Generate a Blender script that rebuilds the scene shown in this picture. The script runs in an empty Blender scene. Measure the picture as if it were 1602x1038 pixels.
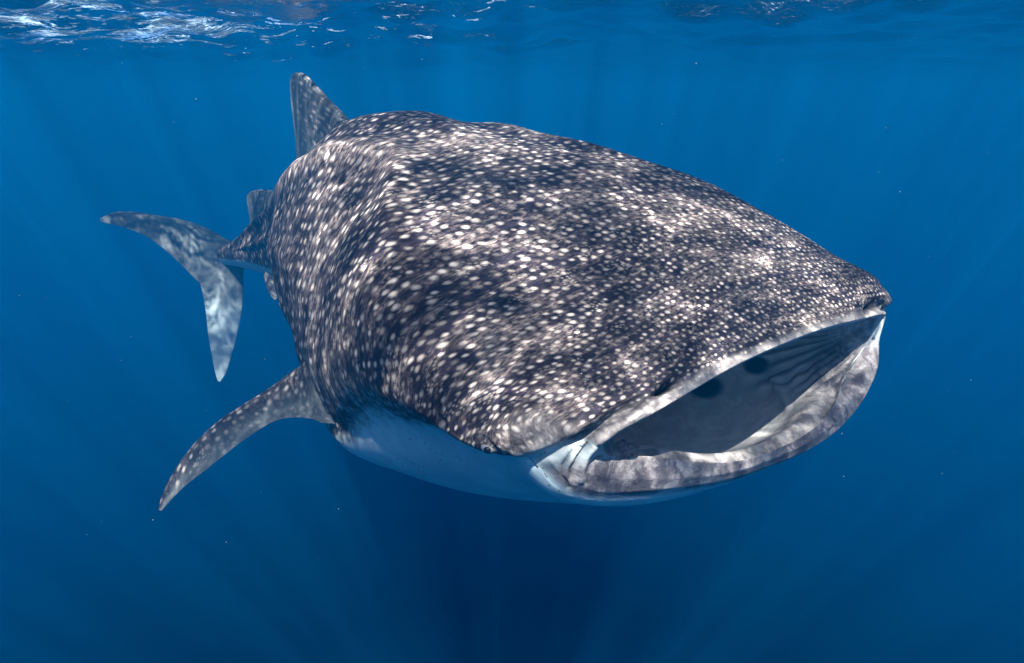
import bpy, math, random
import numpy as np
from mathutils import Matrix, Vector

# ------------------------------------------------------------------ camera, light, world, exposure
sc = bpy.context.scene
COL = sc.collection
TILT = math.radians(4.1)             # the horizon lies this much lower than in the fitted frame
PITCH = math.radians(25.0) - TILT    # camera looks down by this much
LENS = 36.0 * 967.89 / 1602.0
cam_d = bpy.data.cameras.new('camera')
cam_d.lens = LENS; cam_d.sensor_width = 36.0; cam_d.clip_start = 0.02; cam_d.clip_end = 2000
cam = bpy.data.objects.new('camera', cam_d); COL.objects.link(cam)
cam.rotation_euler = (math.radians(90) - PITCH, 0, 0)
sc.camera = cam

SUN_ELEV = math.radians(61); SUN_TRAVEL = Vector((-0.03, 1.0, 0)).normalized()
sun_d = bpy.data.lights.new('sun', 'SUN'); sun_d.energy = 5.0; sun_d.angle = math.radians(0.65)
sun_d.color = (1.0, 0.955, 0.90)
sun = bpy.data.objects.new('sun', sun_d); COL.objects.link(sun)
trav = Vector((SUN_TRAVEL.x*math.cos(SUN_ELEV), SUN_TRAVEL.y*math.cos(SUN_ELEV), -math.sin(SUN_ELEV)))
sun.rotation_euler = trav.to_track_quat('-Z', 'Y').to_euler()
sun.location = (0, -6, 12)

world = bpy.data.worlds.new('World'); sc.world = world; world.use_nodes = True
wn = world.node_tree; wn.nodes.clear()
def WN(t): return wn.nodes.new(t)
wo = WN('ShaderNodeOutputWorld'); bg_sky = WN('ShaderNodeBackground'); bg_sea = WN('ShaderNodeBackground'); mx = WN('ShaderNodeMixShader')
sky = WN('ShaderNodeTexSky'); sky.sky_type = 'NISHITA'; sky.sun_disc = False
sky.sun_elevation = SUN_ELEV
sky.sun_rotation = math.atan2(-trav.x, -trav.y)
bg_sky.inputs[1].default_value = 0.11
wn.links.new(sky.outputs[0], bg_sky.inputs[0])
tc = WN('ShaderNodeTexCoord'); sp = WN('ShaderNodeSeparateXYZ'); wn.links.new(tc.outputs['Generated'], sp.inputs[0])
rp = WN('ShaderNodeMapRange'); rp.inputs[1].default_value = 0.0; rp.inputs[2].default_value = 0.05
wn.links.new(sp.outputs[2], rp.inputs[0])
sea = WN('ShaderNodeValToRGB'); sea.color_ramp.elements[0].position = 0.0; sea.color_ramp.elements[0].color = (0.0, 0.003, 0.016, 1)
sea.color_ramp.elements[1].position = 1.0; sea.color_ramp.elements[1].color = (0.0, 0.075, 0.24, 1)
r2 = WN('ShaderNodeMapRange'); r2.inputs[1].default_value = -0.70; r2.inputs[2].default_value = 0.0
wn.links.new(sp.outputs[2], r2.inputs[0]); wn.links.new(r2.outputs[0], sea.inputs[0]); wn.links.new(sea.outputs[0], bg_sea.inputs[0])
bg_sea.inputs[1].default_value = 1.0
wn.links.new(rp.outputs[0], mx.inputs[0]); wn.links.new(bg_sea.outputs[0], mx.inputs[1]); wn.links.new(bg_sky.outputs[0], mx.inputs[2])
wn.links.new(mx.outputs[0], wo.inputs[0])

vs = sc.view_settings; vs.view_transform = 'Standard'; vs.look = 'None'; vs.exposure = 0.45; vs.gamma = 1.0; vs.use_curve_mapping = False
sc.render.engine = 'CYCLES'
cy = sc.cycles; cy.max_bounces = 6; cy.diffuse_bounces = 4; cy.glossy_bounces = 3; cy.volume_bounces = 1
cy.transparent_max_bounces = 12; cy.caustics_reflective = False; cy.caustics_refractive = False
cy.use_denoising = True
try: cy.denoiser = 'OPENIMAGEDENOISE'; cy.denoising_input_passes = 'RGB_ALBEDO_NORMAL'
except Exception: pass

# ------------------------------------------------------------------ small node helper
class NT:
    def __init__(s, name):
        s.m = bpy.data.materials.new(name); s.m.use_nodes = True; s.t = s.m.node_tree; s.t.nodes.clear()
        s.out = s.n('ShaderNodeOutputMaterial')
    def n(s, t, **kw):
        x = s.t.nodes.new(t)
        for k, v in kw.items(): setattr(x, k, v)
        return x
    def link(s, a, b): s.t.links.new(a, b)
    def setin(s, sock, v):
        if v is None: return
        if hasattr(v, 'is_output') or isinstance(v, bpy.types.NodeSocket): s.link(v, sock)
        else: sock.default_value = v
    def math(s, op, a, b=None, c=None, clamp=False):
        x = s.n('ShaderNodeMath', operation=op); x.use_clamp = clamp
        s.setin(x.inputs[0], a); s.setin(x.inputs[1], b)
        if c is not None: s.setin(x.inputs[2], c)
        return x.outputs[0]
    def rng(s, v, a, b, c=0.0, d=1.0, smooth=True):
        x = s.n('ShaderNodeMapRange'); x.interpolation_type = 'SMOOTHSTEP' if smooth else 'LINEAR'
        s.setin(x.inputs[0], v); s.setin(x.inputs[1], a); s.setin(x.inputs[2], b); s.setin(x.inputs[3], c); s.setin(x.inputs[4], d)
        return x.outputs[0]
    def vmul(s, v, k):
        x = s.n('ShaderNodeVectorMath', operation='MULTIPLY'); s.setin(x.inputs[0], v); s.setin(x.inputs[1], k); return x.outputs[0]
    def vadd(s, v, k):
        x = s.n('ShaderNodeVectorMath', operation='ADD'); s.setin(x.inputs[0], v); s.setin(x.inputs[1], k); return x.outputs[0]
    def noise(s, v, scale, detail=3, rough=0.55, dist=0.0, color=False):
        x = s.n('ShaderNodeTexNoise'); s.setin(x.inputs['Vector'], v); x.inputs['Scale'].default_value = scale
        x.inputs['Detail'].default_value = detail; x.inputs['Roughness'].default_value = rough; x.inputs['Distortion'].default_value = dist
        return x.outputs['Color' if color else 'Fac']
    def vor(s, v, scale, rand=1.0, feature='F1', dims='3D', out='Distance'):
        x = s.n('ShaderNodeTexVoronoi', feature=feature, voronoi_dimensions=dims); s.setin(x.inputs['Vector'], v)
        x.inputs['Scale'].default_value = scale; x.inputs['Randomness'].default_value = rand
        return x.outputs[out]
    def mix(s, f, a, b, mode='MIX'):
        x = s.n('ShaderNodeMix', data_type='RGBA', blend_type=mode); s.setin(x.inputs[0], f); s.setin(x.inputs[6], a); s.setin(x.inputs[7], b)
        return x.outputs[2]
    def attr(s, name, out='Vector'):
        x = s.n('ShaderNodeAttribute'); x.attribute_name = name; return x.outputs[out]
def rgb(r, g, b): return (r, g, b, 1.0)

def mesh_obj(name, V, Fq, mat, parent=None, attrs=None, smooth=True, link=True):
    me = bpy.data.meshes.new(name)
    V = np.asarray(V, dtype=np.float32); Fq = np.asarray(Fq, dtype=np.int32); k = Fq.shape[1]
    me.vertices.add(len(V)); me.vertices.foreach_set('co', V.ravel())
    me.loops.add(Fq.size); me.loops.foreach_set('vertex_index', Fq.ravel())
    me.polygons.add(len(Fq)); me.polygons.foreach_set('loop_start', np.arange(0, Fq.size, k, dtype=np.int32))
    me.polygons.foreach_set('use_smooth', np.full(len(Fq), smooth))
    me.update(calc_edges=True)
    for an, (typ, data) in (attrs or {}).items():
        a = me.attributes.new(an, typ, 'POINT')
        a.data.foreach_set({'FLOAT_VECTOR': 'vector', 'FLOAT': 'value', 'FLOAT_COLOR': 'color'}[typ], np.asarray(data, np.float32).ravel())
    me.materials.append(mat)
    me.validate()
    o = bpy.data.objects.new(name, me)
    if link: COL.objects.link(o)
    if parent: o.parent = parent
    return o
def grid_faces(nr, nc, wrap=False, off=0):
    i = np.arange(nr-1)[:, None]; j = np.arange(nc if wrap else nc-1)[None, :]
    a = i*nc + j; b = i*nc + (j+1) % nc
    return (np.stack([a, b, b+nc, a+nc], -1).reshape(-1, 4) + off)

# ------------------------------------------------------------------ the setting: sea surface and the water itself
SURF = 0.46
def wave_height(x, y):
    rs = np.random.RandomState(7); h = np.zeros_like(x)
    r = np.sqrt(x*x + y*y)
    for lam, amp, n in ((2.6, .024, 5), (1.2, .016, 7), (.55, .010, 10), (.27, .0045, 12)):
        fade = np.clip(lam*14/np.maximum(r, .1), 0, 1)
        for _ in range(n):
            a = rs.uniform(-1.1, 1.1) + .5; ph = rs.uniform(0, 6.28); l = lam*rs.uniform(.75, 1.3); k = 6.2832/l
            s = np.sin(k*(x*math.cos(a) + y*math.sin(a)) + ph + .6*np.sin(.7*k*(x*math.sin(a) - y*math.cos(a)) + 2*ph))
            h += amp*fade*s*2/math.sqrt(n)
    h += -.06*np.exp(-((x+4.5)**2+(y-7.5)**2)/9.0)+.05*np.exp(-((x-3)**2+(y-7)**2)/12.0)   # a swell trough to the left
    return h
nr, nc = 420, 720
rr = np.concatenate([[0.0], .12*np.exp(np.linspace(0, math.log(400/.12), nr-1))])
aa = np.linspace(0, 2*np.pi, nc, endpoint=False)
X = rr[:, None]*np.sin(aa); Y = rr[:, None]*np.cos(aa)
V = np.stack([X, Y, SURF + wave_height(X, Y)], -1).reshape(-1, 3)

m = NT('sea_surface_water')
pos = m.n('ShaderNodeNewGeometry').outputs['Position']
flat = m.vmul(pos, (1, 1, 0))
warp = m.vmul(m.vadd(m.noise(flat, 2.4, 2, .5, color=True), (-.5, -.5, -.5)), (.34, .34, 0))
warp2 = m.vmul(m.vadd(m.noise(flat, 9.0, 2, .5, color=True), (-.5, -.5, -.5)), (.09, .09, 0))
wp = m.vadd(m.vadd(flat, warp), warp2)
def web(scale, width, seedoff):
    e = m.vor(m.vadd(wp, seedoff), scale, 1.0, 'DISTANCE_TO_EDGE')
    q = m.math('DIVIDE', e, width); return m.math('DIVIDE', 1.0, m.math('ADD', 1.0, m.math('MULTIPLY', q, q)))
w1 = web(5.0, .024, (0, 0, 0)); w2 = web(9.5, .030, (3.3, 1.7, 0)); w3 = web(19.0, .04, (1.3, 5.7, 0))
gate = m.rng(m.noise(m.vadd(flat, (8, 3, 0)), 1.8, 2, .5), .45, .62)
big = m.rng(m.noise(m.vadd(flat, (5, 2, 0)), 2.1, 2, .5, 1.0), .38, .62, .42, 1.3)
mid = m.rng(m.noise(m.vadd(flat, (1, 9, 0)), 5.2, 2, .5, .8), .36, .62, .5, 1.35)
cau = m.math('MULTIPLY', m.math('ADD', m.math('ADD', .58, m.math('MULTIPLY', w1, 2.0)), m.math('ADD', m.math('MULTIPLY', w2, 1.2), m.math('MULTIPLY', m.math('MULTIPLY', w3, gate), 1.8))), m.math('MULTIPLY', big, mid))  # rippled sunlight painted as a caustic pattern in the transmission colour
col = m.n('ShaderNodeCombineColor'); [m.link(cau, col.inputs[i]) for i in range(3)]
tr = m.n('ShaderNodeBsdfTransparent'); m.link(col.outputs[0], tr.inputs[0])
gl = m.n('ShaderNodeBsdfGlossy'); gl.inputs['Roughness'].default_value = 0.03; gl.inputs['Color'].default_value = rgb(.97, .98, 1)
# a patch of broken, choppy water to the left; calmer elsewhere
dv = m.n('ShaderNodeVectorMath', operation='DISTANCE'); m.link(m.vadd(flat, warp), dv.inputs[0]); dv.inputs[1].default_value = (-3.2, 4.1, 0)
patch = m.rng(dv.outputs['Value'], .5, 2.3, 1.0, 0.0)
brk = m.rng(m.noise(m.vmul(flat, (.8, 2.2, 1)), 1.9, 4, .65, .4), .49, .68)
chop = m.math('ADD', .34, m.math('MULTIPLY', m.math('MULTIPLY', patch, brk), 9.0))
far = m.rng(dv.outputs['Value'], 1.6, 3.6, .8, 0.0)
chop = m.math('ADD', chop, m.math('MULTIPLY', m.math('MULTIPLY', far, m.rng(m.noise(m.vmul(flat, (1, 1.6, 1)), 3.2, 3, .7), .61, .73)), 8.0))
bh = m.math('ADD', m.math('MULTIPLY', m.noise(flat, 7, 4, .6, .6), .030), m.math('MULTIPLY', m.noise(flat, 30, 4, .65, .4), .017))
bmp = m.n('ShaderNodeBump'); bmp.inputs['Strength'].default_value = 1.0; bmp.inputs['Distance'].default_value = 1.0
m.link(m.math('MULTIPLY', bh, chop), bmp.inputs['Height'])
m.link(bmp.outputs[0], gl.inputs['Normal'])
# seen from below, light leaves the water only inside the critical angle (48.6 degrees)
inc = m.n('ShaderNodeNewGeometry').outputs['Incoming']
dt = m.n('ShaderNodeVectorMath', operation='DOT_PRODUCT'); m.link(inc, dt.inputs[0]); m.link(bmp.outputs[0], dt.inputs[1])
cosi = m.math('ABSOLUTE', dt.outputs['Value'])
refl = m.rng(cosi, .57, .69, 1.0, .03)
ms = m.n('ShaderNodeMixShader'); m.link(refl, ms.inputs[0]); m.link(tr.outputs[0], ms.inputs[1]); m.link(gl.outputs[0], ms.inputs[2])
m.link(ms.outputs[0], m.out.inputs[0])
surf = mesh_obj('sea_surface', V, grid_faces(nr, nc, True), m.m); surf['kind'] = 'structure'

# the sea water: one closed box with an even volume
hz = NT('sea_water_volume')
pv = hz.n('ShaderNodeVolumePrincipled')
pv.inputs['Color'].default_value = rgb(.001, .255, .60); pv.inputs['Density'].default_value = 0.092
pv.inputs['Absorption Color'].default_value = rgb(0, .0, .0); pv.inputs['Anisotropy'].default_value = 0.2
hz.link(pv.outputs[0], hz.out.inputs['Volume'])
bx, by0, by1, bz0, bz1 = 40, -14, 60, -4.1, SURF + .3
V = [(x, y, z) for z in (bz0, bz1) for y in (by0, by1) for x in (-bx, bx)]
haze = mesh_obj('haze', V, [(0, 2, 3, 1), (4, 5, 7, 6), (0, 1, 5, 4), (2, 6, 7, 3), (0, 4, 6, 2), (1, 3, 7, 5)], hz.m, smooth=False)
haze['kind'] = 'stuff'

# ------------------------------------------------------------------ whale shark: measured shape data (metres, shark frame: +x snout, +y its left, +z up)
RINGS = [[-0.0709, -0.1567, -0.1284, 0.4933, -0.0844, 0.0271, -0.2471, 2.6, 2.4], [-0.0882, -0.1907, -0.2177, 0.5789, -0.0356, 0.0473, -0.3249, 2.6, 2.4], [-0.3, -0.32, -0.35, 0.6696, -0.0383, 0.1968, -0.4301, 1.9811, 1.4953], [-0.8, -0.8, -0.85, 0.7324, 0.0636, 0.4434, -0.5973, 2.759, 1.9559], [-1.4, -1.4, -1.4, 0.7675, -0.2396, 0.6355, -0.5777, 2.1973, 2.3548], [-2.1, -2.1, -2.1, 0.673, -0.052, 0.7779, -0.5725, 2.0601, 2.0944], [-2.9, -2.9, -2.9, 0.5282, -0.0665, 0.6921, -0.4844, 2.0, 2.0], [-3.6, -3.6, -3.6, 0.3119, -0.0, 0.4876, -0.3453, 2.0, 2.0], [-4.3, -4.3, -4.3, 0.1803, -0.0, 0.2676, -0.2116, 2.0, 2.0], [-5.0, -5.0, -5.0, 0.0824, 0.0, 0.07, -0.1031, 2.0, 2.0]]
RIM_F = [0.00523, 0.01087, 0.02141, 0.01401, -0.01791, 0.00316, 0.00481, -0.01897, -0.00897, -0.00181, -0.01402, -0.00883, 0.0054, 0.02513, 0.01687, -0.03187, 0.04874, 0.00311, 0.0202, 0.00517, 0.01902, 0.01538, -0.01415, -0.00502, -0.03124, -0.01088, 0.00055, 0.01463]
LIP_F = [-0.01393, 0.02115, 0.0022, -0.01457, 0.00706, -0.00776, 0.01693, -0.02289, -0.0014, 0.00867, -0.00629, 0.00372, -0.01575, 0.02029, 0.00128, -0.00267, 0.00427, 0.00056, 0.01024, -0.01456, -0.00203, -0.00084, -0.00546, -0.00398, -0.00329, 0.01096, -0.00113, 0.00861]
POSE = [0.64523, 1.16457, -0.59129, -1.02327, -0.27807, 0.04438]
BEND = [-0.01171, -0.05895, -0.21382, -0.00989, 0.12815, -0.0204, -0.05842, -0.00189]
CAM_LOCAL = [0.7955, -1.1388, 0.4388]      # the side the photographer is on
FINS = {
 'dorsal': ([[-2.586, -0.037, 0.89], [-2.662, -0.045, 0.992], [-2.832, -0.061, 1.124], [-2.989, -0.077, 1.251], [-3.094, -0.087, 1.327], [-3.197, -0.097, 1.368], [-3.304, -0.108, 1.38]],
   [[-3.68, -0.145, 0.777], [-3.605, -0.137, 0.917], [-3.534, -0.13, 1.05], [-3.478, -0.125, 1.181], [-3.426, -0.12, 1.287], [-3.381, -0.115, 1.354], [-3.331, -0.11, 1.38]]),
 'dorsal2': ([[-3.947, -0.237, 0.615], [-3.949, -0.238, 0.735], [-4.092, -0.283, 0.783], [-4.255, -0.335, 0.807], [-4.357, -0.368, 0.807], [-4.409, -0.384, 0.79]],
   [[-4.621, -0.452, 0.484], [-4.511, -0.417, 0.56], [-4.47, -0.404, 0.631], [-4.455, -0.399, 0.693], [-4.443, -0.395, 0.751], [-4.427, -0.39, 0.778]]),
 'pectoral': ([[-1.65, -0.69, -0.062], [-1.726, -0.753, -0.079], [-1.782, -0.843, -0.127], [-1.855, -0.945, -0.177], [-1.94, -1.061, -0.234], [-1.988, -1.174, -0.304], [-1.991, -1.281, -0.392], [-1.959, -1.345, -0.459], [-1.917, -1.373, -0.502]],
   [[-1.431, -0.772, -0.233], [-1.486, -0.792, -0.224], [-1.575, -0.839, -0.221], [-1.649, -0.892, -0.23], [-1.716, -0.975, -0.267], [-1.774, -1.071, -0.32], [-1.823, -1.169, -0.378], [-1.877, -1.275, -0.44], [-1.898, -1.365, -0.504]]),
 'upper': ([[-4.812, -0.363, 0.44], [-4.876, -0.526, 0.469], [-4.926, -0.662, 0.598], [-4.987, -0.823, 0.71], [-5.051, -0.992, 0.781], [-5.116, -1.16, 0.845], [-5.176, -1.314, 0.866], [-5.213, -1.405, 0.838]],
   [[-4.966, -0.727, 0.058], [-4.995, -0.806, 0.131], [-5.016, -0.866, 0.221], [-5.041, -0.939, 0.362], [-5.076, -1.037, 0.527], [-5.114, -1.143, 0.655], [-5.165, -1.278, 0.75], [-5.211, -1.399, 0.811]]),
 'lower': ([[-4.859, -0.473, 0.289], [-4.875, -0.506, 0.214], [-4.893, -0.543, 0.084], [-4.914, -0.587, -0.074], [-4.953, -0.674, -0.282], [-5.001, -0.78, -0.489], [-5.039, -0.867, -0.632], [-5.058, -0.914, -0.68]],
   [[-4.973, -0.769, 0.407], [-5.005, -0.839, 0.248], [-5.013, -0.849, 0.096], [-5.024, -0.867, -0.067], [-5.039, -0.894, -0.231], [-5.052, -0.915, -0.427], [-5.062, -0.929, -0.599], [-5.064, -0.93, -0.664]]),
 'pelvic': ([[-3.997, -0.359, 0.337], [-4.008, -0.414, 0.254], [-4.045, -0.465, 0.194], [-3.956, -0.488, 0.106], [-3.852, -0.489, 0.045], [-3.803, -0.485, 0.024]],
   [[-3.706, -0.27, 0.315], [-3.676, -0.31, 0.234], [-3.692, -0.352, 0.175], [-3.72, -0.41, 0.097], [-3.757, -0.457, 0.042], [-3.777, -0.476, 0.023]]),
}
GILL_HOLE_SHADE = [((-.482, .384, -.220), (.050, .028, .030)), ((-.635, .312, -.298), (.065, .045, .04))]
RING_T = np.array([0, .12, .45, .95, 1.55, 2.2, 3.0, 3.7, 4.4, 5.1, 5.35])
RINGS.append([-5.30, -5.30, -5.30, .05, 0, .045, -.06, 2.0, 2.0])

def catmull(P, T, t):
    P = np.asarray(P, float); T = np.asarray(T, float); K = len(T)
    d = (P[1:]-P[:-1])/(T[1:]-T[:-1])[:, None]; mm = np.zeros_like(P); mm[0] = d[0]; mm[-1] = d[-1]
    h = (T[1:]-T[:-1])[:, None]; mm[1:-1] = (d[:-1]*h[1:]+d[1:]*h[:-1])/(h[1:]+h[:-1])
    k = np.clip(np.searchsorted(T, t, side='right')-1, 0, K-2); H = (T[k+1]-T[k])[:, None]; s = ((t-T[k])[:, None])/H
    return (2*s**3-3*s**2+1)*P[k]+(s**3-2*s**2+s)*H*mm[k]+(-2*s**3+3*s**2)*P[k+1]+(s**3-s**2)*H*mm[k+1]
def ring(p, th):
    xt, xs, xb, w, zs, zt, zb, nt, nb = [p[..., i, None] for i in range(9)]
    s = np.sin(th); c = np.cos(th); up = c >= 0; ac = np.abs(c); n = np.where(up, nt, nb)
    y = -w*np.sign(s)*np.abs(s)**(2/n); z = zs+np.where(up, zt-zs, zb-zs)*ac**(2/n); x = xs+np.where(up, xt-xs, xb-xs)*ac**1.6
    return np.stack([x, y, z], -1)
def bend(P, k=BEND):
    xs = np.linspace(1.0, -9, 1001); kn = [-5.5, -4, -2.5, -1.]
    ky = np.interp(xs, kn, [k[3], k[2], k[1], k[0]]); kz = np.interp(xs, kn, [k[7], k[6], k[5], k[4]])
    ky[xs > -.6] = 0; kz[xs > -.6] = 0
    dx = .01; a = np.cumsum(ky)*dx; b = np.cumsum(kz)*dx
    cx = np.concatenate([[0], np.cumsum(-np.cos(a[:-1])*np.cos(b[:-1])*dx)])+1.0
    cyy = np.concatenate([[0], np.cumsum(np.sin(a[:-1])*np.cos(b[:-1])*dx)])
    cz = np.concatenate([[0], np.cumsum(np.sin(b[:-1])*dx)])
    f = lambda v: np.interp(-P[..., 0], -xs, v)
    A = f(a); B = f(b)
    Yv = np.stack([np.sin(A), np.cos(A), 0*A], -1); Zv = np.stack([np.cos(A)*np.sin(B), -np.sin(A)*np.sin(B), np.cos(B)], -1)
    return np.stack([f(cx), f(cyy), f(cz)], -1)+P[..., 1:2]*Yv+P[..., 2:3]*Zv
def four(c, th):
    o = np.zeros((len(th), 3)); k = 0
    for n in range(1, 6):
        for f in (np.sin, np.cos):
            b = f(n*th); o[:, 0] += c[k]*b/n; k += 1; o[:, 2] += c[k]*b/n; k += 1
            if n <= 4: o[:, 1] += c[k]*b/n; k += 1
    return o
sst = lambda a, b, v: (lambda u: u*u*(3-2*u))(np.clip((v-a)/(b-a), 0, 1))
gau = lambda v, w: np.exp(-(v/w)**2)

NTH = 900
th = np.linspace(0, 2*np.pi, NTH, endpoint=False)
tq = np.concatenate([np.linspace(0, .14, 30)[:-1], np.linspace(.14, 1.0, 90)[:-1], np.linspace(1.0, 2.4, 90)[:-1], np.linspace(2.4, 5.35, 110)])
OUT = ring(catmull(RINGS, RING_T, tq), th)
D0 = four(RIM_F, th); D1 = four(LIP_F, th)
for i, t in enumerate(tq):
    if t < .12: u = t/.12; OUT[i] += D0*(1-u)+D1*u
    elif t < .45: u = (t-.12)/.33; u = u*u*(3-2*u); OUT[i] += D1*(1-u)
# the lower lip is a broad rounded band: its crest lies further in, its outer edge further out
CAMF = np.array(CAM_LOCAL)
wlow = sst(80, 125, np.degrees(np.minimum(th, 2*np.pi-th)))
for i, t in enumerate(tq):
    if t > .6: break
    k = np.interp(t, [0, .03, .07, .12, .2, .5, .6], [-.055, -.028, .012, .035, .05, .02, 0])
    v = CAMF-OUT[i]; v /= np.linalg.norm(v, axis=-1, keepdims=True)
    OUT[i] += v*(k*wlow)[:, None]
# inner mouth: rings running from the lip crest back into the throat
#         u     dxt   dxb   sy    dzt    dzb
INNER = np.array([
 [.00, .000, .000, 1.00, .000, .000],
 [.018, .018, .008, .980, -.012, -.022],
 [.035, .030, .022, .955, -.012, -.010],
 [.055, .045, .040, .925, -.006, .004],
 [.085, .070, .065, .890, .004, -.004],
 [.13, .11, .11, .855, .018, -.034],
 [.20, .18, .19, .830, .035, -.070],
 [.35, .36, .36, .800, .060, -.105],
 [.55, .62, .60, .740, .045, -.100],
 [.80, .86, .85, .600, -.01, -.020],
 [1.0, 1.0, 1.0, .300, -.06, .090]])
uq = np.concatenate([np.linspace(0, .15, 40)[1:-1], np.linspace(.15, .6, 60)[:-1], np.linspace(.6, 1.0, 24)])
Q = catmull(INNER[:, 1:], INNER[:, 0], uq)
R0 = OUT[0]; c = np.cos(th); wt = np.clip(c, 0, 1)**.7; wb = np.clip(-c, 0, 1)**.7; ws = 1-np.abs(c)**.7
zm = R0[:, 2].mean()
INN = np.zeros((len(uq), NTH, 3))
for i, q in enumerate(Q):
    dxs = .5*(q[0]+q[1])
    zz = zm + (R0[:, 2]-zm)*(1 if uq[i] < .5 else 1-.55*sst(.5, 1, uq[i]))
    INN[i, :, 0] = R0[:, 0]-(q[0]*wt+q[1]*wb+dxs*ws)
    INN[i, :, 1] = R0[:, 1]*q[2]
    INN[i, :, 2] = zz+q[3]*wt+q[4]*wb
end = INN[-1].mean(0)
CAP = np.stack([INN[-1]*(1-f)+end*f+np.array([-.1*f, 0, 0]) for f in (.35, .7, .97)])
ALL = np.concatenate([CAP[::-1], INN[::-1], OUT])          # throat -> crest -> skin -> tail
tt = np.concatenate([[-1.3, -1.2, -1.1], -uq[::-1], tq])
nR = len(tt)
DEG = np.degrees(th)[None, :]+0*tt[:, None]; TT = tt[:, None]+0*DEG
SIDE = np.where(DEG > 180, 360-DEG, DEG)                      # mirrored angle: 0 top, 90 side, 180 belly

def vnorm(A):
    N = np.cross(np.roll(A, -1, 1)-np.roll(A, 1, 1), np.gradient(A, axis=0))
    return N/np.maximum(np.linalg.norm(N, axis=-1, keepdims=True), 1e-9)
NRM = vnorm(ALL)
if (NRM[-150, NTH//4] @ np.array([0, -1., 0])) < 0: NRM = -NRM
outer = TT >= 0
inner = TT < 0
D = np.zeros_like(TT)
# sharp shelf below the eye line running from the mouth corner to behind the gills
LC = np.interp(TT, [.1, .4, .65, .86, 1.09, 1.46, 1.8], [98, 98, 103, 103, 98, 87, 82])
A = sst(.05, .2, TT)*(1-sst(1.45, 1.85, TT))*outer
D += A*(.016*gau(SIDE-LC+8, 7)-.030*gau(SIDE-LC-8, 9))
PALE = .55*A*gau(SIDE-LC+4, 3.5)
# ridges along the flanks
line = np.interp(TT, [.6, .94, 1.02, 1.34, 1.54, 1.7, 1.9, 2.13, 2.31, 4.5], [62, 49, 43, 28, 22, 22, 26, 34, 41, 50])
PALE = np.maximum(PALE, .9*outer*gau(SIDE-line-1, 5)*sst(1.3, 1.8, TT)*(1-sst(3, 4, TT)))
D += outer*(.034*gau(SIDE-line, 6)-.014*gau(SIDE-line+14, 8))*sst(.8, 1.5, TT)*(1-sst(4.2, 5, TT))
line = np.interp(TT, [1.5, 2.4, 4.5], [64, 72, 78]); D += outer*.02*sst(1.4, 2.0, TT)*(1-sst(4.2, 5, TT))*gau(SIDE-line, 5)
# eye bulge and socket, spiracle pit, on both sides
dist = lambda p: np.linalg.norm(ALL-np.array(p), axis=-1)
for sgn in (-1, 1):
    D += outer*(.010*gau(dist((-.274, .657*sgn, -.043)), .040)-.006*gau(dist((-.274, .657*sgn, -.043))-.021, .004))
    D -= outer*.020*gau(dist((-.415, .692*sgn, -.016)), .012)
# gill slits
for k in range(5):
    t0 = 1.02+.12*k
    D -= outer*.014*gau(TT-t0-.03*np.sin(np.radians(SIDE-60)*2), .010)*sst(52, 62, SIDE)*(1-sst(96, 104, SIDE))
# rounded skin folds inside the cheeks of the mouth
fold = np.zeros_like(TT)
ua = -TT
ph = (SIDE-90)*.55
fold += .0*np.sin(ph*1.9+9*np.sqrt(np.clip(ua, 0, 1))+1.2*np.sin(ua*14))*gau(SIDE-88, 20)*sst(.03, .10, ua)*(1-sst(.35, .5, ua))
fold += .004*np.sin(ua*120+.14*(SIDE-100))*gau(SIDE-125, 16)*sst(.06, .12, ua)*(1-sst(.22, .32, ua))
D += fold*inner
UF = lambda x: x*6
# creases and cords, as lines on the skin (given for its right side, mirrored unless one_side)
CREASE_SHADE = np.zeros_like(TT)  # fold pigment plus painted shade for creases, cheek folds and gill slits
for k in range(5):
    CREASE_SHADE = np.maximum(CREASE_SHADE, .55*outer*gau(TT-1.02-.12*k-.03*np.sin(np.radians(SIDE-60)*2), .009)*sst(52, 62, SIDE)*(1-sst(96, 104, SIDE)))
PIT_SHADE = np.zeros_like(TT)  # near-black paint for the darkness inside nostrils, spiracles and gill openings
def line_dist(poly, sgn):
    A = ALL*np.array([1, -sgn, 1]); best = np.full(TT.shape, 9.0)
    near = np.abs(A-np.array(poly).mean(0)).max(-1) < .5
    pts = A[near]; b = np.full(len(pts), 9.0)
    for p, q in zip(poly[:-1], poly[1:]):
        p = np.array(p); q = np.array(q); d = q-p; u = np.clip(((pts-p)@d)/(d@d), 0, 1)
        b = np.minimum(b, np.linalg.norm(pts-p-u[:, None]*d, axis=-1))
    best[near] = b; return best
def crease(poly, depth, width, pig_shade=.7, zone=outer, sides=(-1, 1)):
    global D, CREASE_SHADE
    for sg in sides:
        g = gau(line_dist(poly, sg), width)*zone
        D = D-depth*g; CREASE_SHADE = np.maximum(CREASE_SHADE, pig_shade*g)
LAB = [(-.093, -.321, .017), (-.095, -.337, .015), (-.099, -.366, .008), (-.104, -.408, -.008), (-.112, -.434, -.019), (-.127, -.463, -.033), (-.149, -.487, -.049), (-.173, -.501, -.077), (-.180, -.517, -.094), (-.183, -.533, -.115), (-.185, -.538, -.138)]
CORD = [(-.096, -.400, -.020), (-.108, -.428, -.024), (-.123, -.457, -.039), (-.142, -.475, -.058), (-.169, -.487, -.083), (-.180, -.503, -.102), (-.181, -.516, -.123), (-.184, -.519, -.146)]
SHELF = [(-.255, -.640, -.090), (-.229, -.628, -.087), (-.189, -.560, -.066), (-.172, -.515, -.052), (-.132, -.475, -.024), (-.112, -.432, -.004)]
crease(SHELF, .016, .012, .15)
crease([(x, y, z+.026) for x, y, z in SHELF[1:]], -.012, .014, 0)
crease(LAB, .011, .0042, .95)
crease(LAB[:3], .020, .009, .9, sides=(-1,))
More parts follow.
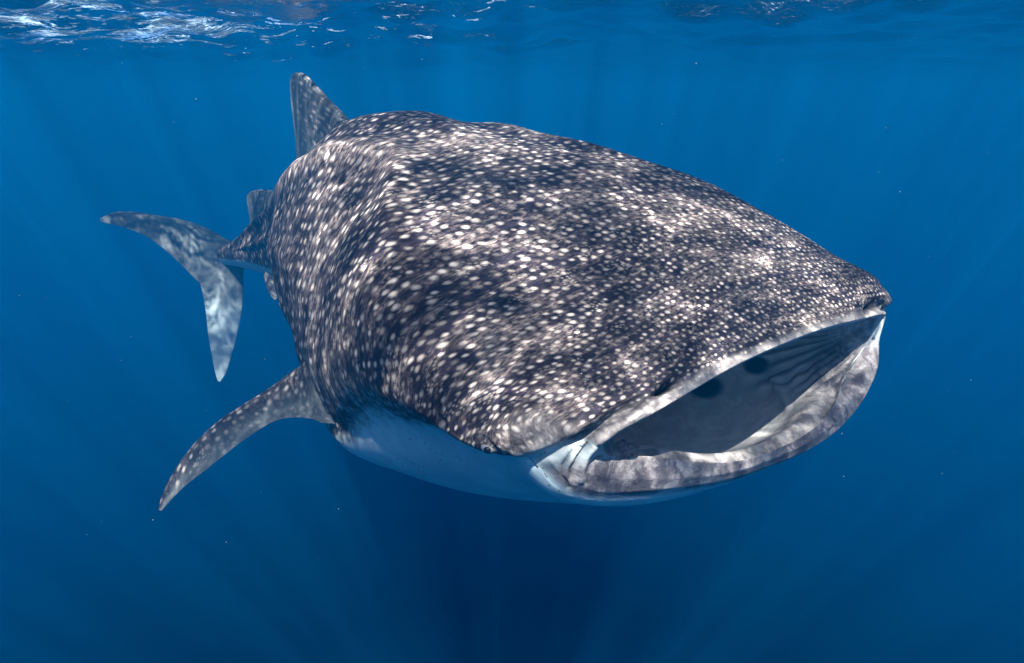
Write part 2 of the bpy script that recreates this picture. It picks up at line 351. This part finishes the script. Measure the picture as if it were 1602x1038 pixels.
crease(CORD, -.009, .0075, 0)
crease([(-.179, -.467, -.113), (-.181, -.491, -.122), (-.180, -.503, -.136), (-.184, -.501, -.160)], .007, .0045, .9)
crease([(-.177, -.515, -.072), (-.182, -.535, -.083), (-.186, -.549, -.102), (-.187, -.556, -.128), (-.193, -.545, -.157)], .007, .004, .7)
for sg in (-1, 1):
    CREASE_SHADE = np.maximum(CREASE_SHADE, .9*gau(dist((-.274, .657*sg, -.043))-.021, .0035)*outer)
    PIT_SHADE = np.maximum(PIT_SHADE, gau(dist((-.415, .692*sg, -.016)), .009)*outer)
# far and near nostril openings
PIT_SHADE = np.maximum(PIT_SHADE, gau(line_dist([(-.094, -.330, .017), (-.098, -.350, .012)], -1), .007)*outer)
PIT_SHADE = np.maximum(PIT_SHADE, gau(line_dist([(-.107, -.357, -.010), (-.124, -.425, -.011)], 1), .010)*outer)
D -= .02*PIT_SHADE*(ALL[..., 0] > -.2)
# shade of inner gill openings, painted as dark patches with no hollow cut
for p, r in GILL_HOLE_SHADE:
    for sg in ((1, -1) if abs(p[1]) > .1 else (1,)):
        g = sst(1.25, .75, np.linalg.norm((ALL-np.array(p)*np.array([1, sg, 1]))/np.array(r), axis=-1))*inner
        PIT_SHADE = np.maximum(PIT_SHADE, g); D += .0*g
# folds of the cheek, fanning out from the corner of the mouth, and the seam against the floor
fx, fz = ALL[..., 0]+.17, ALL[..., 2]+.085
fr = np.hypot(fx, fz); fa = np.arctan2(-fz, -fx)
fan = np.sin(48*fa+18*fr+1.5*np.sin(9*fr+2*fa))
fan = np.sign(fan)*np.abs(fan)**.8
fm = inner*sst(.05, .12, fr)*(1-sst(.27, .42, fr))*sst(.30, .36, np.abs(ALL[..., 1]))*(1-sst(1.25, 1.6, fa))*sst(-.5, -.2, fa)
D += .008*fan*fm; CREASE_SHADE = np.maximum(CREASE_SHADE, 1.0*sst(.1, .9, fan)*fm)  # shade between the folds is also darkened in the colour
crease([(-.52, -.43, -.16), (-.478, -.415, -.211), (-.43, -.385, -.245), (-.35, -.315, -.27), (-.29, -.26, -.277)], -.016, .011, .45, inner)
crease([(-.50, -.45, -.18), (-.45, -.42, -.225), (-.37, -.36, -.255), (-.28, -.32, -.262)], -.008, .008, .4, inner)
# groove shade between lip crest and gum, painted as a thin dark line
CREASE_SHADE = np.maximum(CREASE_SHADE, .8*gau(-TT-.017, .006)*sst(100, 125, SIDE)*inner)
# long folds around the flank behind the gills
D += outer*.0035*np.sin(UF(ALL[..., 0])*7+.05*(SIDE-60)+1.3*np.sin(SIDE*.09))*sst(1.5, 2.1, TT)*(1-sst(3, 4, TT))*sst(45, 60, SIDE)*(1-sst(95, 110, SIDE))
# low broad undulation so that the skin is not a perfect loft
D += outer*(.004*np.sin(7*ALL[..., 0]+3*ALL[..., 1])*np.sin(5*ALL[..., 1]+2)+.002*np.sin(17*ALL[..., 0]+1+5*ALL[..., 2]))*sst(.1, .5, TT)
ALL2 = ALL+NRM*D[..., None]

# texture coordinates on the skin: arc lengths along (U) and around (Vv) divided by the local spot spacing
xm = ALL[..., 0]
spx = lambda x: np.interp(x, [-6.5, -4, -3, -2, -1.2, -.6, -.3, -.1, .2], [.060, .060, .056, .050, .040, .027, .0180, .0140, .0125])
gx = np.linspace(.5, -9, 4000); gi = np.concatenate([[0], np.cumsum(1/spx(gx[:-1])*np.abs(np.diff(gx)))])
gU = lambda x: np.interp(-x, -gx, gi)
seg = np.linalg.norm(np.diff(ALL, axis=1, append=ALL[:, :1]), axis=-1)
cum = np.concatenate([np.zeros((nR, 1)), np.cumsum(seg, 1)[:, :-1]], 1); tot = seg.sum(1, keepdims=True)
arc = np.where(DEG <= 180, cum, cum-tot)
i0 = int(np.argmax(tt >= 0))
stp = np.linalg.norm(np.diff(ALL, axis=0, prepend=ALL[:1]), axis=-1)/spx(xm)
al = np.cumsum(stp, 0); al -= al[i0]
# lines of equal U run round the body: lean on position far back, on distance along the skin at the front
ref = gU(xm)-gU(xm[i0].mean()); wU = sst(.35, 1.3, TT)
k_ = int(np.argmax(tt > 1.3)); offs = (al[k_]-ref[k_]).mean()
UVW = np.stack([al*(1-wU)+(ref+offs)*wU, arc/spx(xm), 0*xm], -1)
# behind/ahead direction on the snout front counts too
# masks: R dorsal pattern, G lip band, B inside of the mouth, A free
border = np.interp(TT, [0, .08, .2, .4, .65, .86, 1.09, 1.3, 1.8, 3, 5.3], [86, 94, 99, 101, 106, 106, 102, 103, 114, 112, 112])
bw = np.interp(TT, [0, .2, .4, .7, .9, 1.1, 1.4, 2], [8, 8, 6, 10, 15, 20, 24, 14])
dors = outer*(1-sst(-1, 1, (SIDE-border)/bw))
lipm = outer*sst(95, 112, SIDE)*(1-sst(.13, .20, TT))
rimw = outer*np.maximum(.9*(1-sst(.0, .065, TT)), .38*sst(62, 92, SIDE)*(1-sst(.12, .30, TT)))*(1-sst(100, 116, SIDE))
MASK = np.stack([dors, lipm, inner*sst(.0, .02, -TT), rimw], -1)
P3 = bend(ALL2)

V = P3.reshape(-1, 3); Fq = grid_faces(nR, NTH, True)[:, ::-1]
att_uv = UVW.reshape(-1, 3); att_m = MASK.reshape(-1, 4); att_r = ALL.reshape(-1, 3)

def airfoil(c): return np.sqrt(np.clip(c, 0, 1))*(1-c)*2.2*(.45+.55*(1-c))/.93
def make_fin(lead, trail, thick, mirror=False, root_in=0.0, side_uv=0.0, ns=60, ncd=40, bow=0.0):
    L = np.array(lead); R = np.array(trail)
    def resamp(C, n):
        s = np.concatenate([[0], np.cumsum(np.linalg.norm(np.diff(C, axis=0), axis=1))]); s /= s[-1]
        q = np.linspace(0, 1, n)
        return catmull(C, s+np.arange(len(s))*1e-9, q)
    q = 1-(1-np.linspace(0, 1, ns))**1.35
    L = resamp(L, 400)[np.round(q*399).astype(int)]; R = resamp(R, 400)[np.round(q*399).astype(int)]
    if root_in:
        dL = (L[3]-L[0]); dR = (R[3]-R[0]); d = (dL+dR); d /= np.linalg.norm(d)
        ext = np.linspace(1, 0, 7)[:-1, None]
        L = np.concatenate([L[0]-d*root_in*ext, L]); R = np.concatenate([R[0]-d*root_in*ext, R])
        q = np.concatenate([np.zeros(6), q])
    n = np.cross(L[len(L)//2]-R[len(L)//2], L[-1]-(L[0]+R[0])/2); n /= np.linalg.norm(n)
    cc = .5-.5*np.cos(np.linspace(0, np.pi, ncd))
    top = []; 
    for i in range(len(L)):
        ch = np.linalg.norm(R[i]-L[i]); tk = thick*(1-q[i])**.8+.006
        tk = min(tk, ch*.35+.002)
        base = L[i]+(R[i]-L[i])*cc[:, None]+n*bow*math.sin(min(1, q[i])*1.8)
        # light flare at the root
        fl = 1+1.6*max(0, 1-q[i]*7)**2 if root_in else 1
        up = base+n*(airfoil(cc)*tk*.5*fl)[:, None]; dn = base-n*(airfoil(cc)*tk*.5*fl)[:, None]
        top.append(np.concatenate([up, dn[-2:0:-1]]))
    G = np.array(top); m_ = G.shape[1]
    tipc = G[-1].mean(0); G = np.concatenate([G, (G[-1]*.4+tipc*.6)[None], (tipc+(G[-1]-tipc)*.02)[None]])
    rc = G[0].mean(0); G = np.concatenate([(rc+(G[0]-rc)*.02)[None], G])
    if mirror: G = G*np.array([1, -1, 1])
    F = grid_faces(len(G), m_, True)
    return G, F
def fin_coords(G, sp, seed):
    ns_, nc_ = G.shape[:2]
    k = nc_//2+1
    a = np.cumsum(np.linalg.norm(np.diff(G[:, nc_//4], axis=0, prepend=G[:1, nc_//4]), axis=-1))
    half = np.concatenate([np.arange(k), np.arange(nc_-k, 0, -1)])[:nc_]
    ch = np.linalg.norm(G[:, k-1]-G[:, 0], axis=-1)
    U = np.repeat(a[:, None], nc_, 1); W = ch[:, None]*half[None, :]/(k-1)
    s_ = np.where(np.arange(nc_) < k, 0, 31.7)[None, :]
    return np.stack([U/sp*.62+seed, W/sp+s_+seed*1.7, 0*U], -1), np.repeat((half/(k-1))[None, :], ns_, 0)

parts = []
def add_fin(key, thick, sp, seed, under_white, mirror=False, root_in=.1, bow=0.0, dark=1.0, fade=.15):
    G, F = make_fin(FINS[key][0], FINS[key][1], thick, mirror, root_in, bow=bow)
    uv, chord = fin_coords(G, sp, seed)
    nc_ = G.shape[1]; k = nc_//2+1
    msk = np.zeros(G.shape[:2]+(4,)); msk[..., 0] = dark if not isinstance(dark, tuple) else (dark[0]+(dark[1]-dark[0])*sst(.02, .5, np.linspace(0, 1, G.shape[0])))[:, None]
    if under_white:
        N = np.cross(np.roll(G, -1, 1)-np.roll(G, 1, 1), np.gradient(G, axis=0)); cen = G.mean(1, keepdims=True)
        N *= np.sign((N*(G-cen)).sum(-1, keepdims=True)+1e-9); N /= np.linalg.norm(N, axis=-1, keepdims=True)+1e-9
        msk[..., 0] = dark*sst(-.35, .15, N[..., 2])
    parts.append((G.reshape(-1, 3), F, uv.reshape(-1, 3), msk.reshape(-1, 4), (fade+(1-fade)*.8*sst(.38, .75, chord)).ravel(), (.38*sst(.55, .97, chord)).ravel()))
add_fin('dorsal', .16, .045, 11, False, root_in=.12, fade=.45)
add_fin('dorsal2', .07, .035, 17, False, root_in=.08, fade=.7)
add_fin('pectoral', .085, .024, 23, True, root_in=.12)
add_fin('pectoral', .085, .024, 29, True, True, root_in=.12)
add_fin('upper', .10, .04, 37, False, root_in=.0, dark=(.95, .8), fade=.85)
add_fin('lower', .09, .04, 43, False, root_in=.0, dark=(.95, .15), fade=.85)
add_fin('pelvic', .05, .05, 51, True, root_in=.06, dark=.7)
off = len(V); Vs = [V]; Fs = [Fq]; Us = [att_uv]; Ms = [att_m]; Rs = [att_r]
for (g, f, u, mk, _a, _p) in parts:
    Vs.append(g); Fs.append(f+off); Us.append(u); Ms.append(mk); Rs.append(g); off += len(g)

# ------------------------------------------------------------------ shark skin
s = NT('spotted_skin')
uv = s.attr('skin_coord'); rest = s.attr('rest_coord')
mk = s.n('ShaderNodeAttribute'); mk.attribute_name = 'skin_mask'
sep = s.n('ShaderNodeSeparateColor'); s.link(mk.outputs['Color'], sep.inputs[0])
mD, mL, mI, mR = sep.outputs[0], sep.outputs[1], sep.outputs[2], mk.outputs['Alpha']
mk2 = s.attr('fin_area', 'Fac')
uvw = s.vadd(uv, s.vmul(s.vadd(s.noise(uv, 1.1, 2, .5, color=True), (-.5, -.5, -.5)), (.30, .30, 0)))
uvw = s.vadd(uvw, s.vmul(s.vadd(s.noise(uv, 4.5, 2, .6, color=True), (-.5, -.5, -.5)), (.08, .08, 0)))
vd = s.vor(uvw, .82, .56, 'F1', '2D'); vc = s.vor(uvw, .82, .56, 'F1', '2D', 'Color')
cs = s.n('ShaderNodeSeparateColor'); s.link(vc, cs.inputs[0])
rad = s.rng(cs.outputs[0], 0, 1, .22, .34, False)
spot = s.math('SUBTRACT', 1.0, s.rng(s.math('DIVIDE', vd, rad), .15, 1.3))
spot = s.math('MULTIPLY', s.math('MULTIPLY', spot, s.rng(cs.outputs[1], 0, .8, .30, 1.0)), s.rng(mk2, 0, 1, 1.0, .35, False))
# second, finer and fainter set of flecks
vd2 = s.vor(s.vadd(uvw, (7.3, 2.1, 0)), 1.9, .95, 'F1', '2D')
BL = s.noise(s.vmul(uv, (.10, .055, 1)), 1.0, 4, .6, .8)
spot = s.math('MULTIPLY', spot, s.rng(BL, .40, .58, .55, 1.0))
fleck = s.math('MULTIPLY', s.math('SUBTRACT', 1.0, s.rng(vd2, .12, .42)), s.rng(s.noise(uv, .35, 2, .5), .5, .7, .0, .32))
# pale cross bars and blotches between the spots
bars = s.noise(s.vmul(uv, (.75, .14, 1)), 1.0, 6, .72, .5)
blot = s.noise(s.vmul(uv, (.15, .09, 1)), 1.0, 6, .7, .6)
hair = s.math('ABSOLUTE', s.math('SUBTRACT', s.noise(s.vmul(uv, (1.5, .22, 1)), 1.0, 3, .6, .6), .5))
hair = s.math('MULTIPLY', s.math('SUBTRACT', 1.0, s.rng(hair, .0, .022)), s.rng(blot, .42, .60, 0, .45))
mott = s.math('MULTIPLY', s.rng(mk2, 0, .9, 1.0, .05, False), s.math('ADD', s.math('MULTIPLY', s.rng(bars, .50, .67), .5), s.math('MULTIPLY', s.rng(blot, .50, .67), .45)))
mott = s.math('ADD', mott, s.math('MULTIPLY', s.rng(BL, .50, .64), s.rng(mk2, 0, .9, .36, .0, False)))
mott = s.math('ADD', mott, hair)
fine = s.noise(s.vmul(uv, (2.6, 1.0, 1)), 1.0, 5, .75)
dark = s.mix(s.rng(fine, .35, .7), rgb(.010, .010, .019), rgb(.030, .025, .034))
dark = s.mix(s.math('MULTIPLY', mk2, .8), dark, rgb(.15, .18, .185))
grey = s.mix(s.rng(fine, .35, .65), rgb(.11, .09, .088), rgb(.36, .30, .27))
pal = s.math('MULTIPLY', s.attr('pale', 'Fac'), s.rng(s.noise(uv, 1.6, 3, .6), .3, .6, .4, 1.2))
base = s.mix(s.math('MULTIPLY', s.math('ADD', mott, pal), s.rng(fine, .36, .60, .12, 1.15), clamp=True), dark, grey)
spc = s.mix(cs.outputs[2], rgb(.60, .53, .46), rgb(.82, .76, .68))
dcol = s.mix(s.math('MULTIPLY', s.math('MAXIMUM', spot, fleck), s.rng(fine, .36, .60, .70, 1.1), clamp=True), base, spc)
# pale, softly speckled rim along the upper lip
n2 = s.noise(rest, 46, 5, .72)
lipc = s.mix(s.rng(s.noise(rest, 17, 5, .68, .4), .42, .58), rgb(.46, .44, .43), rgb(.11, .10, .12))
lipc = s.mix(s.rng(n2, .42, .58, 0, .75), lipc, rgb(.20, .185, .19))
rimc = s.mix(s.rng(n2, .3, .7), rgb(.30, .28, .275), rgb(.66, .63, .59))
belly = s.mix(s.rng(s.noise(rest, 9, 3, .6), .4, .65), rgb(.54, .72, .76), rgb(.66, .84, .86))  # white skin tinted cyan in place of blue-green water light
pk = s.math('MULTIPLY', s.math('SUBTRACT', 1.0, s.rng(s.vor(rest, 60, 1.0), .10, .22)), s.rng(s.noise(rest, 6, 2), .5, .62))
belly = s.mix(pk, belly, rgb(.10, .11, .13))
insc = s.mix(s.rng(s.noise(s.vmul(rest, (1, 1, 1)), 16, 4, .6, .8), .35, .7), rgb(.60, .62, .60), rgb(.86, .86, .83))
edge = s.math('ADD', mD, s.math('MULTIPLY', s.math('SUBTRACT', s.noise(rest, 14, 4, .7), .5), s.rng(mk2, 0, .9, .8, .1, False)))
c1 = s.mix(s.rng(edge, .3, .75), belly, dcol)
c1 = s.mix(s.math('MULTIPLY', mR, s.rng(n2, .25, .6, .55, 1.0)), c1, rimc)
c1 = s.mix(mL, c1, lipc)
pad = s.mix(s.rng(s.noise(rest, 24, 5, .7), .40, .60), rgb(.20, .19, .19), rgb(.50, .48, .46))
insc = s.mix(s.attr('gum', 'Fac'), insc, pad)  # deep lining kept paler than the gum to stand in for missing light
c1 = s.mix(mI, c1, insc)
c1 = s.mix(s.math('MULTIPLY', s.attr('crease', 'Fac'), .8), c1, rgb(.05, .05, .065))  # painted fold shade goes into the skin colour
c1 = s.mix(s.attr('pit', 'Fac'), c1, rgb(.004, .004, .008))  # painted darkness of the openings
c1 = s.mix(s.math('MULTIPLY', s.math('POWER', mk2, 2.0), .72), c1, s.mix(mD, rgb(.40, .52, .53), rgb(.13, .165, .175)))
pb = s.n('ShaderNodeBsdfPrincipled'); s.link(c1, pb.inputs['Base Color'])
pb.inputs['Roughness'].default_value = .55; pb.inputs['IOR'].default_value = 1.12
bp = s.n('ShaderNodeBump'); bp.inputs['Strength'].default_value = .5; bp.inputs['Distance'].default_value = .003
s.link(s.math('ADD', s.noise(rest, 55, 4, .6), s.math('MULTIPLY', s.noise(s.vmul(uv, (2.5, .5, 1)), 1.0, 3), .8)), bp.inputs['Height']); s.link(bp.outputs[0], pb.inputs['Normal'])
s.link(pb.outputs[0], s.out.inputs[0])

root = bpy.data.objects.new('whale_shark', None); COL.objects.link(root)
root['label'] = 'huge white-spotted grey whale shark swimming open-mouthed just below the sea surface'
root['category'] = 'shark'
cyw, syw = math.cos(POSE[3]), math.sin(POSE[3]); cp_, sp_ = math.cos(POSE[4]), math.sin(POSE[4]); cr, sr = math.cos(POSE[5]), math.sin(POSE[5])
Rm = Matrix(((cyw, -syw, 0), (syw, cyw, 0), (0, 0, 1))) @ Matrix(((cp_, 0, sp_), (0, 1, 0), (-sp_, 0, cp_))) @ Matrix(((1, 0, 0), (0, cr, -sr), (0, sr, cr)))
M = Matrix.Rotation(TILT, 4, 'X') @ (Matrix.Translation(POSE[:3]) @ Rm.to_4x4())
root.matrix_world = M
VV = np.concatenate(Vs); AF = np.concatenate(Fs)
body = mesh_obj('body', VV, AF, s.m, root, {
    'skin_coord': ('FLOAT_VECTOR', np.concatenate(Us)), 'skin_mask': ('FLOAT_COLOR', np.concatenate(Ms)),
    'rest_coord': ('FLOAT_VECTOR', np.concatenate(Rs)), 'fin_area': ('FLOAT', np.concatenate([np.zeros(len(Vs[0]))]+[p[4] for p in parts])),
    'gum': ('FLOAT', np.concatenate([(inner*(1-sst(.07, .16, -TT))).ravel()]+[np.zeros(len(v)) for v in Vs[1:]])),
    'crease': ('FLOAT', np.concatenate([CREASE_SHADE.ravel()]+[np.zeros(len(v)) for v in Vs[1:]])), 'pale': ('FLOAT', np.concatenate([PALE.ravel()]+[p[5] for p in parts])), 'pit': ('FLOAT', np.concatenate([PIT_SHADE.ravel()]+[np.zeros(len(v)) for v in Vs[1:]]))})

# eyes: a dark ball with a pale ringed iris, set in the bulge at the corner of the head
def ball(name, c, r, mat, parent, squash=(1, 1, 1), n=24):
    u = np.linspace(0, np.pi, n); v = np.linspace(0, 2*np.pi, 2*n, endpoint=False)
    G = np.stack([np.sin(u)[:, None]*np.cos(v), np.sin(u)[:, None]*np.sin(v), np.cos(u)[:, None]+0*v], -1)*r*np.array(squash)
    return mesh_obj(name, G.reshape(-1, 3)+np.array(c), grid_faces(n, 2*n, True), mat, parent)
e = NT('eye_iris'); ep = e.n('ShaderNodeBsdfPrincipled'); ep.inputs['Base Color'].default_value = rgb(.24, .25, .255); ep.inputs['Roughness'].default_value = .2
e.link(ep.outputs[0], e.out.inputs[0])
e2 = NT('eye_pupil'); ep = e2.n('ShaderNodeBsdfPrincipled'); ep.inputs['Base Color'].default_value = rgb(.006, .006, .009); ep.inputs['Roughness'].default_value = .12
e2.link(ep.outputs[0], e2.out.inputs[0])
for sg in (-1, 1):
    ey = ball('eye', (-.2715, .6630*sg, -.0385), .0185, e.m, root, (1, 1, .9))
    ball('pupil', (-.2625, .6740*sg, -.0405), .0092, e2.m, ey, (1.1, .75, .85), 14)

# ------------------------------------------------------------------ drifting specks
rs = np.random.RandomState(5)
sm = NT('plankton_speck'); ps = sm.n('ShaderNodeBsdfPrincipled'); ps.inputs['Base Color'].default_value = rgb(.75, .8, .8); sm.link(ps.outputs[0], sm.out.inputs[0])
ico = np.array([(0, 0, 1), (0, 0, -1), (1, 0, 0), (-1, 0, 0), (0, 1, 0), (0, -1, 0)], float)
icf = np.array([(0, 2, 4), (0, 4, 3), (0, 3, 5), (0, 5, 2), (1, 4, 2), (1, 3, 4), (1, 5, 3), (1, 2, 5)])
vv = []; ff = []
for k in range(120):
    d = rs.uniform(.9, 5.0); x = rs.uniform(-.85, .85)*d; z = -math.tan(PITCH)*d*.9+rs.uniform(-.55, .5)*d
    if z > SURF-.08 or z < -3.0: continue
    r = rs.uniform(.0004, .0011)*(.5+.5*d)
    vv.append(ico*r*rs.uniform(.6, 1.4, 3)+np.array([x, d, z])); ff.append(icf+6*(len(vv)-1))
pk_o = mesh_obj('plankton', np.concatenate(vv), np.concatenate(ff), sm.m); pk_o['kind'] = 'stuff'
